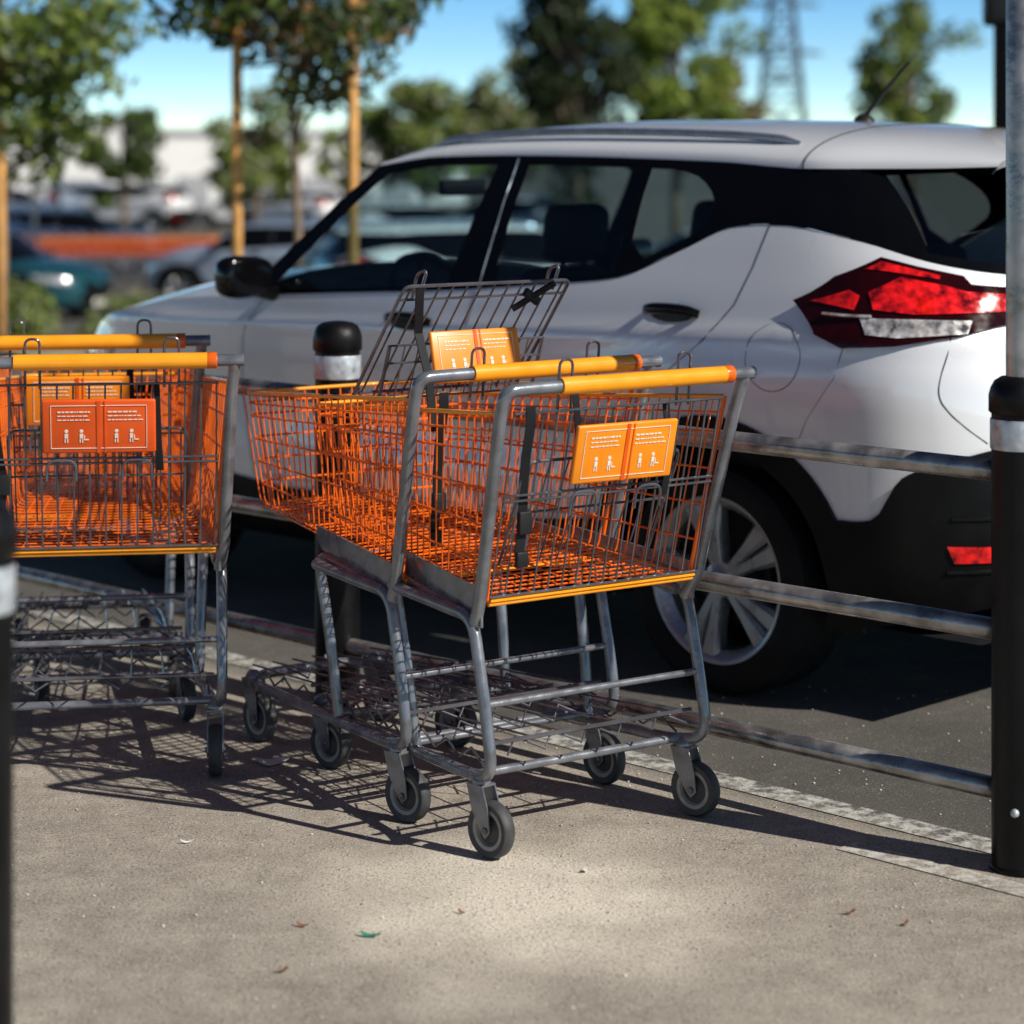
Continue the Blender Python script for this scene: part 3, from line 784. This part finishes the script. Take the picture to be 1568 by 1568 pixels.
    lens=[(TX(-.25,1.115),1.118),(TX(-.36,1.185),1.185),(TX(-.47,1.235),1.238),(TX(-.56,1.215),1.215),(TX(-.66,1.185),1.19),(TY(.62,1.165),1.168),(TY(.40,1.14),1.15),(TY(.40,1.08),1.085),(TY(.60,1.05),1.06),(TY(.70,1.03),1.035),(TX(-.58,1.015),1.012),(TX(-.44,1.0),1.003),(TX(-.35,1.035),1.03)]
    shell(l,lens,.010,M_LDRED,tcoords=True)
    red=[(TX(-.47,1.15),1.145),(TX(-.54,1.18),1.185),(TX(-.64,1.16),1.163),(TY(.64,1.15),1.148),(TY(.42,1.13),1.133),(TY(.42,1.10),1.10),(TY(.64,1.10),1.095),(TX(-.60,1.09),1.09),(TX(-.50,1.10),1.10)]
    shell(l,red,.014,M_LRED,tcoords=True)
    red2=[(TX(-.31,1.115),1.118),(TX(-.42,1.145),1.15),(TX(-.455,1.13),1.135),(TX(-.45,1.095),1.098)]
    shell(l,red2,.013,M_LRED,tcoords=True)
    red3=[(TX(-.44,1.205),1.205),(TX(-.475,1.225),1.225),(TX(-.62,1.185),1.19),(TX(-.62,1.18),1.18),(TX(-.50,1.20),1.20)]
    shell(l,red3,.013,M_LRED,tcoords=True)
    clr=[(TX(-.47,1.075),1.078),(TX(-.60,1.075),1.078),(TY(.66,1.075),1.075),(TY(.68,1.04),1.04),(TX(-.58,1.028),1.028),(TX(-.50,1.033),1.033)]
    shell(l,clr,.014,M_LCLR,tcoords=True)
    seam(l,[(-.36,1.085),(-.42,1.082),(-.50,1.082)],.004,M_LCLR,off=.016)
    hd=[(TX(2.72,.86),.85),(TX(3.05,.83),.83),(TX(3.25,.76),.775),(TX(3.3,.66),.67),(TX(3.1,.68),.69),(TX(2.85,.76),.77)]
    shell(l,hd,.008,M_LCLR,tcoords=True)
    CAR['lamps']=l
    gr=MB()
    shell(gr,[(2.74,.72),(2.93,.70),(2.998,.62),(2.998,.36),(2.80,.30),(2.70,.40),(2.80,.55)],.008,M_CLAD,tcoords=True)
    gr.box((3.46,0,.33),(.01,.42,.11),M_WHITE,bev=.003); gr.box((-.885,0,.86),(.012,.40,.12),M_WHITE,bev=.003)
    CAR['grille_and_plates']=gr
    s=MB()
    seam(s,[(-.085,1.318),(-.07,1.20),(-.045,1.10),(.03,1.0),(.16,.90),(.30,.81),(.37,.72)],.0022)
    seam(s,[(.985,1.09),(.99,.8),(.97,.5),(.95,.42)],.0022)
    seam(s,[(1.97,1.035),(2.06,.9),(2.09,.7),(2.05,.5),(2.03,.42)],.0022)
    seam(s,[(.40,.46),(1.0,.43),(2.03,.43)],.0022)
    seam(s,[(-.216+.093*math.cos(a*math.pi/18),.965+.093*math.sin(a*math.pi/18)) for a in range(36)],.0016,closed=True)
    seam(s,[(-.44,1.002),(-.42,.92),(-.33,.80),(-.30,.74)],.0012)
    for sd in (1,-1):
        raw=[(.715,1.035),(.735,.99),(.760,.94),(.770,.90),(.768,.87),(.75,.835),(.715,.795),(.67,.757)]
        P=[SP(TY(y,z),z,-.0005) for y,z in raw]
        P=fillet(P,.03,4)
        s.tube([(p.x,p.y*sd,p.z) for p in P],.0022,M_SEAM,6)
    for sd in (1,-1):
        for x0,z0,hl in [(.17,1.065,.10),(1.24,.985,.10)]:
            P=[SP(TX(x0+(-hl+2*hl*i/8),z0),z0,.004+.034*math.sin(math.pi*min(1,max(0,i/8)))**.4) for i in range(9)]
            s.tube([(p.x,p.y*sd,p.z) for p in P],[.012,.016,.017,.017,.017,.017,.017,.016,.012],M_GLOSSBLK,10)
            ell=[(x0+.085*math.cos(a*math.pi/12),z0+.026*math.sin(a*math.pi/12)) for a in range(24)]
            shell(s,ell,.003,M_SEAM,sides=(sd,))
    CAR['shut_lines_and_handles']=s
    m=MB()
    for sd in (1,-1):
        bm=bmesh.new(); bmesh.ops.create_icosphere(bm,subdivisions=3,radius=1)
        for v in bm.verts:
            x,y,z=v.co
            x=math.copysign(abs(x)**.6,x); z=math.copysign(abs(z)**.6,z); y=math.copysign(abs(y)**.65,y)
            if x<0: x*=.35
            v.co=Vector((1.93+x*.085,sd*(.975+y*.105),1.105+z*(.070+.008*y)))
        bm.verts.index_update()
        m.add([v.co.copy() for v in bm.verts],[tuple(v.index for v in f.verts) for f in bm.faces],M_GLOSSBLK); bm.free()
        m.tube([(1.93,sd*.95,1.06),(1.93,sd*.83,1.04)],[.022,.03],M_GLOSSBLK,10)
    CAR['door_mirrors']=m
    r=MB()
    for sd in (1,-1):
        P=[]
        for i in range(25):
            s_=i/24; x=lerp(1.46,-.06,s_); y=.555
            zr=roofz(x,y/YE(x)); P.append((x,sd*y,zr+.002+.020*math.sin(math.pi*s_)**.35))
        r.tube(P,[.005]+[.012]*23+[.005],M_RAIL,8)
    r.lathe([(.035,0),(.03,.012),(.015,.022),(.0005,.026)],(.12,0,1.618),(0,0,1),M_DARK,16)
    r.tube([(.12,0,1.632),(.02,0,1.735),(-.05,0,1.80)],[.008,.006,.004],M_DARK,8)
    r.tube([(-.13,YE(-.13)*u,roofz(-.13,u)+.0) for u in us],.003,M_SEAM,6)
    CAR['roof_rails_and_antenna']=r
    n=MB()
    for y in (.37,-.37):
        n.box((1.12,y,.86),(.14,.48,.60),M_SEAT,rot=Matrix.Rotation(R(-16),3,'Y'),bev=.06,taper=(.8,.8))
        n.box((1.00,y,1.26),(.10,.26,.19),M_SEAT,rot=Matrix.Rotation(R(-10),3,'Y'),bev=.045)
        n.tube([(1.02,y-.05,1.1),(1.0,y-.05,1.2)],.008,M_SEAT); n.tube([(1.02,y+.05,1.1),(1.0,y+.05,1.2)],.008,M_SEAT)
        n.box((1.35,y,.58),(.5,.48,.16),M_SEAT,bev=.06)
        n.box((.10,y,1.16),(.09,.25,.13),M_SEAT,bev=.04)
    n.box((.18,0,.82),(.16,1.25,.58),M_SEAT,rot=Matrix.Rotation(R(-18),3,'Y'),bev=.05)
    n.box((.45,0,.55),(.5,1.25,.16),M_SEAT,bev=.05)
    n.box((2.0,0,.88),(.36,1.45,.26),M_INT,bev=.08)
    n.box((-.2,0,1.05),(.55,1.1,.03),M_INT)
    for sd in (1,-1):
        n.box((1.0,sd*.79,.66),(2.2,.03,.74),M_INT)
    cc=Vector((1.66,.37,1.0)); ax=Vector((-.85,0,.5)).normalized(); U=Vector((0,1,0)); V=ax.cross(U)
    n.tube([cc+(U*math.cos(a*math.pi/14)+V*math.sin(a*math.pi/14))*.185 for a in range(28)],.015,M_SEAT,8,closed=True)
    for a in (0.15,math.pi-.15,-math.pi/2):
        n.tube([cc,cc+(U*math.cos(a)+V*math.sin(a))*.185],.016,M_SEAT,6)
    n.lathe([(.0005,.03),(.05,.025),(.06,0)],cc,ax,M_SEAT,16)
    n.box((1.9,0,1.39),(.04,.22,.06),M_INT,bev=.015)
    CAR['interior']=n
    wm=MB(); ro=.325
    wm.lathe([(.235,.0),(.24,.012),(.262,.02),(.295,.016),(.315,.002),(.323,-.03),(.325,-.10),(.323,-.17),(.31,-.2),(.235,-.2)],(0,0,0),(0,1,0),M_TYRE,64)
    for k in range(4): wm.lathe([(ro-.001,-.035-.042*k),(ro+.0012,-.038-.042*k),(ro+.0012,-.066-.042*k),(ro-.001,-.069-.042*k)],(0,0,0),(0,1,0),M_TYRE,64)
    wm.lathe([(.200,-.03),(.218,-.005),(.229,.004),(.236,.004),(.236,-.012)],(0,0,0),(0,1,0),M_RIM,64)
    wm.lathe([(.200,-.03),(.205,-.2)],(0,0,0),(0,1,0),M_RIM,48)
    wm.lathe([(.0005,-.13),(.2,-.13)],(0,0,0),(0,1,0),M_DARK,48)
    wm.lathe([(.0005,-.085),(.13,-.085),(.135,-.1)],(0,0,0),(0,1,0),M_DARK,48)
    wm.lathe([(.0005,-.004),(.022,-.005),(.027,-.012),(.05,-.018),(.058,-.04)],(0,0,0),(0,1,0),M_RIM,32)
    for k in range(5):
        a0=2*math.pi*k/5+math.pi/2
        for da in (-.17,.17):
            a1=a0+da
            p0=Vector((math.cos(a0+da*.9)*.040,0,math.sin(a0+da*.9)*.040)); p1=Vector((math.cos(a1)*.218,0,math.sin(a1)*.218))
            t=(p1-p0).normalized(); nn=Vector((-t.z,0,t.x))
            vs=[]
            for p,w_,y in ((p0,.017,-.016),(p0.lerp(p1,.5),.020,-.010),(p1,.034,-.006)):
                vs+=[p-nn*w_+Vector((0,y-.012,0)),p-nn*w_*.6+Vector((0,y,0)),p+nn*w_*.6+Vector((0,y,0)),p+nn*w_+Vector((0,y-.012,0)),p+nn*w_*.8+Vector((0,y-.05,0)),p-nn*w_*.8+Vector((0,y-.05,0))]
            fs=[]
            for q in range(2):
                for i in range(6): fs.append((q*6+i,q*6+(i+1)%6,(q+1)*6+(i+1)%6,(q+1)*6+i))
            wm.add(vs,fs,M_RIM)
    CAR['wheel']=wm
build_car()
CD={}
def car(x,y,z,ang,paint=None,scale=(1,1,1),name='parked_car',glass=None):
    e=empty(name,(x,y,z),ang); e.scale=scale
    for k,mb in CAR.items():
        if k=='wheel': continue
        if paint and k in('interior',): continue
        if k not in CD:
            o=mb.obj(k,e,sharp=38 if k not in('body_shell','greenhouse_frame','window_glass','rear_glass') else 60); CD[k]=o.data
        else:
            o=bpy.data.objects.new(k,CD[k]); COL.objects.link(o); o.parent=e
        if paint and k=='body_shell':
            o.material_slots[0].link='OBJECT'; o.material_slots[0].material=paint
        if paint and k in('window_glass','rear_glass'):
            o.material_slots[0].link='OBJECT'; o.material_slots[0].material=M_GLOSSBLK
    for i,(wx,sd) in enumerate(((0,1),(0,-1),(2.61,1),(2.61,-1))):
        if 'wheel' not in CD:
            o=CAR['wheel'].obj('wheel_%d'%(i+1),e,sharp=40); CD['wheel']=o.data
        else:
            o=bpy.data.objects.new('wheel_%d'%(i+1),CD['wheel']); COL.objects.link(o); o.parent=e
        o.location=(wx,sd*.868,.325); o.rotation_euler=(0,0.3*(i+1),0 if sd>0 else math.pi)
    return e
ang=math.atan2(.699,-.715)
car(1.179,7.411,0,ang)
def paint(n,c): return pmat(n,c,.3,metal=.1,coat=1.0,var=.02)
PTEAL=paint('paint_teal',(.008,.07,.085)); PGREY=paint('paint_blue_grey',(.30,.36,.45)); PWHT=paint('paint_white',(.8,.8,.8)); PBLU=paint('paint_dark_blue',(.03,.06,.12)); PSIL=paint('paint_silver',(.5,.53,.57))
car(-9.6,38.5,tz(37),R(-20),PTEAL,(1,1,.85))
car(-3.0,42,tz(41),R(168),PGREY,(1,1,.9))
car(-17.3,94,tz(95),R(12),PGREY,(1.05,1,1.12)); car(-13.2,92,tz(95),R(160),PWHT,(1.1,1.05,1.15))
car(-19.8,90,tz(90),R(40),PBLU,(1,1,1)); car(-9.5,96,tz(96),R(175),PWHT,(1,1,.9)); car(-7.0,88,tz(88),R(150),PWHT,(1,1,1))
car(-3.5,60,tz(60),R(10),PWHT,(1,1,.95)); car(0.8,64,tz(62),R(175),PSIL); car(-1.3,26.5,tz(26),R(15),PWHT,(1,1,.9)); car(4.4,38,tz(38),R(170),PSIL,(1,1,.9))
car(-11.5,56,tz(56),R(5),PBLU,(1,1,.9))

# ------------------------------------------------------------------ trees
M_BARK=pmat('bark',(.22,.16,.11),.9,var=.35,scale=20)
M_STAKE=pmat('timber_stake',(.70,.36,.11),.8,var=.25,scale=8)
LG=[pmat('leaf_green',(.085,.13,.020),.45,var=.5,scale=2.5,trans=(.18,.27,.03)),
    pmat('leaf_dark',(.030,.048,.014),.5,var=.5,scale=2.5),
    pmat('leaf_light',(.21,.27,.045),.5,var=.4,scale=2,trans=(.45,.55,.08)),
    pmat('leaf_olive',(.12,.13,.06),.6,var=.4,scale=2),
    pmat('leaf_brown',(.17,.09,.03),.6,var=.4,scale=2),
    pmat('needle_dark',(.016,.025,.008),.6,var=.5,scale=2,spec=.2)]
def leaves(mb,c,rad,n,size,mats,rnd,wts=None):
    for i in range(n):
        while True:
            p=Vector((rnd.uniform(-1,1),rnd.uniform(-1,1),rnd.uniform(-1,1)))
            if p.length<1: break
        q=Vector((c[0]+p.x*rad[0],c[1]+p.y*rad[1],c[2]+p.z*rad[2]))
        a=Vector((rnd.gauss(0,1),rnd.gauss(0,1),rnd.gauss(0,1))).normalized(); b_=a.orthogonal().normalized()
        s=size*rnd.uniform(.6,1.4)
        mb.add([q-a*s,q+b_*s*.45,q+a*s,q-b_*s*.45],[(0,1,2,3)],rnd.choices(mats,wts)[0])
def tree(name,x,y,h,cz,cr,n,size,mats,seed,wts=None,tr=.045,stakes=(),clumps=26,base=None,conical=False,cl=(.18,.32)):
    rnd=random.Random(seed); z0=tz(y) if base is None else base
    e=empty(name,(x,y,z0))
    t=MB()
    t.tube([(0,0,0),(.02,0,h*.3),(-.02,.02,h*.6),(.01,0,h*.95)],[tr*1.3,tr,tr*.7,tr*.2],M_BARK,9)
    f=MB()
    for k in range(clumps):
        th=rnd.uniform(0,2*math.pi); u=rnd.uniform(-1,1); rr=rnd.uniform(.45,1.0)
        fr=math.sqrt(max(0,1-u*u))
        if conical:
            fr=(1-(u+1)/2)*1.0+.12
        cx=cr[0]*fr*rr*math.cos(th); cy=cr[0]*fr*rr*math.sin(th); cc=cz+cr[1]*u*(1 if conical else rr)
        t.tube([(0,0,max(h*.25,cc-cr[1]*.45)),(cx*.5,cy*.5,cc-cr[1]*.12),(cx,cy,cc)],[tr*.4,tr*.25,tr*.08],M_BARK,5)
        q=cr[0]*rnd.uniform(*cl)
        leaves(f,(cx,cy,cc),(q,q,q*.75),n//clumps,size,mats,rnd,wts)
    t.obj('trunk_and_limbs',e); f.obj('crown',e,smooth=False)
    for sx,sy,hh in stakes:
        s=MB(); s.tube([(sx,sy,0),(sx,sy,hh)],.034,M_STAKE,10); s.tube([(sx,sy,hh*.8),(0,0,hh*.8+.02)],.012,M_STRAP,5); s.obj('tree_stake',e)
    return e
tree('young_street_tree',-1.36,15.2,3.0,2.68,(.90,.84),5200,.050,[LG[0],LG[1],LG[4]],11,(3,3.4,.8),.03,stakes=((-.37,0,2.6),(.36,0,2.9)),clumps=42,cl=(.2,.36))
tree('young_street_tree',-3.85,18.2,3.4,2.75,(1.15,1.15),5000,.062,[LG[0],LG[2],LG[1]],12,(3,2,1.6),.035,stakes=((.03,-.15,2.5),(-.5,0,2.6)),clumps=44,cl=(.22,.36))
tree('street_tree',-10.6,66,5.2,2.8,(1.0,1.7),1500,.16,[LG[1],LG[0]],21,None,.08,cl=(.3,.5))
tree('street_tree',-7.0,66,5.4,3.1,(1.3,1.8),1700,.17,[LG[0],LG[2],LG[3]],22,None,.08,cl=(.28,.45))
tree('street_tree',-5.0,72,4.6,2.6,(.8,1.2),600,.16,[LG[0],LG[2]],23,None,.06)
tree('street_tree',-2.6,72,5.5,3.2,(1.9,1.8),2400,.19,[LG[3],LG[2],LG[0]],25,None,.1,cl=(.26,.42))
tree('street_tree',-.1,74,6.0,3.8,(2.0,1.9),2400,.19,[LG[3],LG[0]],26,None,.1,cl=(.26,.42))
tree('conifer_tree',1.6,60,9.5,5.2,(1.35,4.3),5200,.17,[LG[5],LG[1]],27,(5,1),.14,clumps=70,cl=(.34,.55))
tree('street_tree',4.2,62,8.5,4.9,(1.9,3.0),4200,.17,[LG[2],LG[0]],28,(3,2),.12,clumps=46,cl=(.24,.4))
tree('street_tree',6.1,68,6.0,3.8,(1.2,1.8),1700,.17,[LG[0],LG[4],LG[3]],29,None,.1,cl=(.28,.45))
tree('street_tree',10.6,64,8.2,4.7,(1.6,2.4),2800,.16,[LG[0],LG[1],LG[2]],30,None,.1,clumps=40,cl=(.26,.42))
def shrub(x,y,r,h,seed):
    rnd=random.Random(seed); e=MB()
    for k in range(9):
        a=rnd.uniform(0,6.28); d=rnd.uniform(0,r)
        leaves(e,(x+d*math.cos(a),y+d*math.sin(a),tz(y)+h*rnd.uniform(.3,.7)),(r*.5,r*.5,h*.4),120,.05,[LG[2],LG[0],LG[3]],rnd)
    e.obj('shrub',smooth=False)
for i,(x,y,r,h) in enumerate(((-4.9,24,.5,.75),(-3.9,24.5,.6,.65),(-3.1,24,.5,.5),(-6.1,24.3,.6,.5),(-2.2,24.2,.5,.4))): shrub(x,y,r,h,i+50)
M_KERB=pmat('concrete_kerb',(.40,.38,.34),.85,var=.15)
k=MB(); k.box((-4,24.3,tz(24.3)+.05),(9,1.8,.16),M_KERB,bev=.02); k.obj('planter_kerb')
M_SOIL=pmat('planter_soil',(.14,.15,.05),.95,var=.5,scale=3)
k=MB(); k.box((-4,24.3,tz(24.3)+.12),(8.7,1.5,.05),M_SOIL); k.obj('planter_soil')

# ------------------------------------------------------------------ building, tower, poles
M_WALL=pmat('white_wall',(.86,.84,.81),.8,var=.04,scale=.5)
M_WALL2=pmat('grey_wall',(.40,.40,.41),.8,var=.05,scale=.5)
bld=empty('warehouse_building',(-19,152,tz(150)),R(14))
m=MB(); m.box((0,8,2.35),(33,16,4.7),M_WALL); m.box((0,-.15,4.75),(33.4,.5,.22),M_WALL); m.box((-9,-.3,2.6),(7,.8,5.2),M_WALL); m.obj('walls',bld,smooth=False)
m=MB()
for i in range(6): m.box((-1+i*2.6,-.06,1.0),(1.9,.12,1.7),M_WALL2)
m.box((-9,-.75,.9),(4,.12,1.6),M_WALL2)
m.obj('doors_and_windows',bld,smooth=False)
M_STEEL=pmat('tower_steel',(.10,.12,.15),.6,metal=.2)
tw=MB(); H_=26
def leg(sx,sy,z): w_=lerp(2.4,.45,min(1,z/(H_*.8))); return Vector((sx*w_,sy*w_,z))
for sx in (-1,1):
    for sy in (-1,1): tw.tube([leg(sx,sy,0),leg(sx,sy,H_*.8),leg(sx,sy,H_)],.12,M_STEEL,5)
zz=[0,4,7.5,10.5,13,15.2,17.2,19.2,21.2,23.2,26]
for a,b_ in zip(zz[:-1],zz[1:]):
    for (s1,s2) in (((-1,-1),(1,-1)),((1,-1),(1,1)),((1,1),(-1,1)),((-1,1),(-1,-1))):
        tw.tube([leg(*s1,a),leg(*s2,b_)],.07,M_STEEL,4); tw.tube([leg(*s2,a),leg(*s1,b_)],.07,M_STEEL,4); tw.tube([leg(*s1,b_),leg(*s2,b_)],.07,M_STEEL,4)
for z,l_ in ((9.0,1.9),(11.2,3.4),(15.2,3.2),(19.2,3.0),(23.2,2.6)):
    tw.tube([(-l_,0,z),(0,0,z+.7),(l_,0,z)],.1,M_STEEL,4); tw.tube([(-l_,0,z),(l_,0,z)],.1,M_STEEL,4)
o=tw.obj('transmission_tower'); o.location=(22.3,200,-2.5)
def lamp(x,y,h,r=.07,head=.5):
    m=MB(); m.tube([(0,0,0),(0,0,h)],[r,r*.6],M_STEEL,10); m.tube([(-head,0,h),(head,0,h)],r*.5,M_STEEL,6)
    for s in (-1,1): m.box((s*head,0,h-.02),(head*.8,.3,.1),M_STEEL,bev=.02)
    o=m.obj('street_lamp'); o.location=(x,y,tz(y))
lamp(-15.0,80,4.5,.09,.5); lamp(12.4,77,9,.09,.6); lamp(-9.5,48,3.0,.06,.3)
m=MB(); m.tube([(0,0,0),(0,0,6.5)],[.075,.06],M_DARK,12); m.box((0,0,2.35),(.24,.16,.35),M_DARK,bev=.03); m.box((0.0,0,6.5),(.6,.25,.12),M_DARK,bev=.03); m.obj('street_lamp').location=(2.66,13,tz(13))

# ------------------------------------------------------------------ ground litter
rnd=random.Random(5)
M_PEB=pmat('pebble',(.50,.46,.40),.9,var=.5,scale=40); M_DLEAF=pmat('dry_leaf',(.20,.08,.04),.8,var=.4); M_GRN=pmat('green_strip',(.02,.22,.13),.6); M_PAP=pmat('paper_scrap',(.7,.68,.64),.8)
m=MB()
for i in range(700):
    x=rnd.uniform(-1.5,1.5); y=rnd.uniform(3.9,6.9); s=rnd.uniform(.0012,.0042)
    bm=bmesh.new(); bmesh.ops.create_icosphere(bm,subdivisions=1,radius=1)
    bm.verts.index_update()
    m.add([(x+v.co.x*s*rnd.uniform(.7,1.3),y+v.co.y*s*rnd.uniform(.7,1.3),s*.4+v.co.z*s*.6) for v in bm.verts],[tuple(v.index for v in f.verts) for f in bm.faces],M_PEB); bm.free()
m.obj('pebbles')
def scrap(name,x,y,l_,w_,rz,mat,curl=.006):
    m=MB(); vs=[];fs=[]
    n=6
    for i in range(n+1):
        u=-1+2*i/n; ww=w_*(1-abs(u)**3*.6)
        for s in (-1,1):
            px_=u*l_/2; py=s*ww/2+.15*w_*math.sin(3*u); z=.003+curl*(u*u)+(.002 if s>0 else 0)
            vs.append((x+px_*math.cos(rz)-py*math.sin(rz),y+px_*math.sin(rz)+py*math.cos(rz),z))
        if i: fs.append((2*i-2,2*i-1,2*i+1,2*i))
    m.add(vs,fs,mat); m.obj(name)
scrap('green_plastic_scrap',-0.277,4.73,.042,.012,R(-20),M_GRN)
scrap('dry_leaf',-.415,4.79,.03,.008,R(-30),M_DLEAF); scrap('dry_leaf',-.43,4.53,.02,.01,R(20),M_DLEAF); scrap('dry_leaf',.68,4.87,.025,.009,R(10),M_DLEAF)
scrap('dry_leaf',.78,4.8,.02,.008,R(40),M_DLEAF); scrap('paper_scrap',-.60,6.05,.085,.055,R(10),M_PAP,.01)
scrap('paper_scrap',.155,5.15,.02,.012,R(50),M_PAP); scrap('paper_scrap',-.72,5.36,.03,.006,R(10),M_PAP); scrap('dry_leaf',-.10,4.87,.022,.007,R(-45),M_DLEAF)
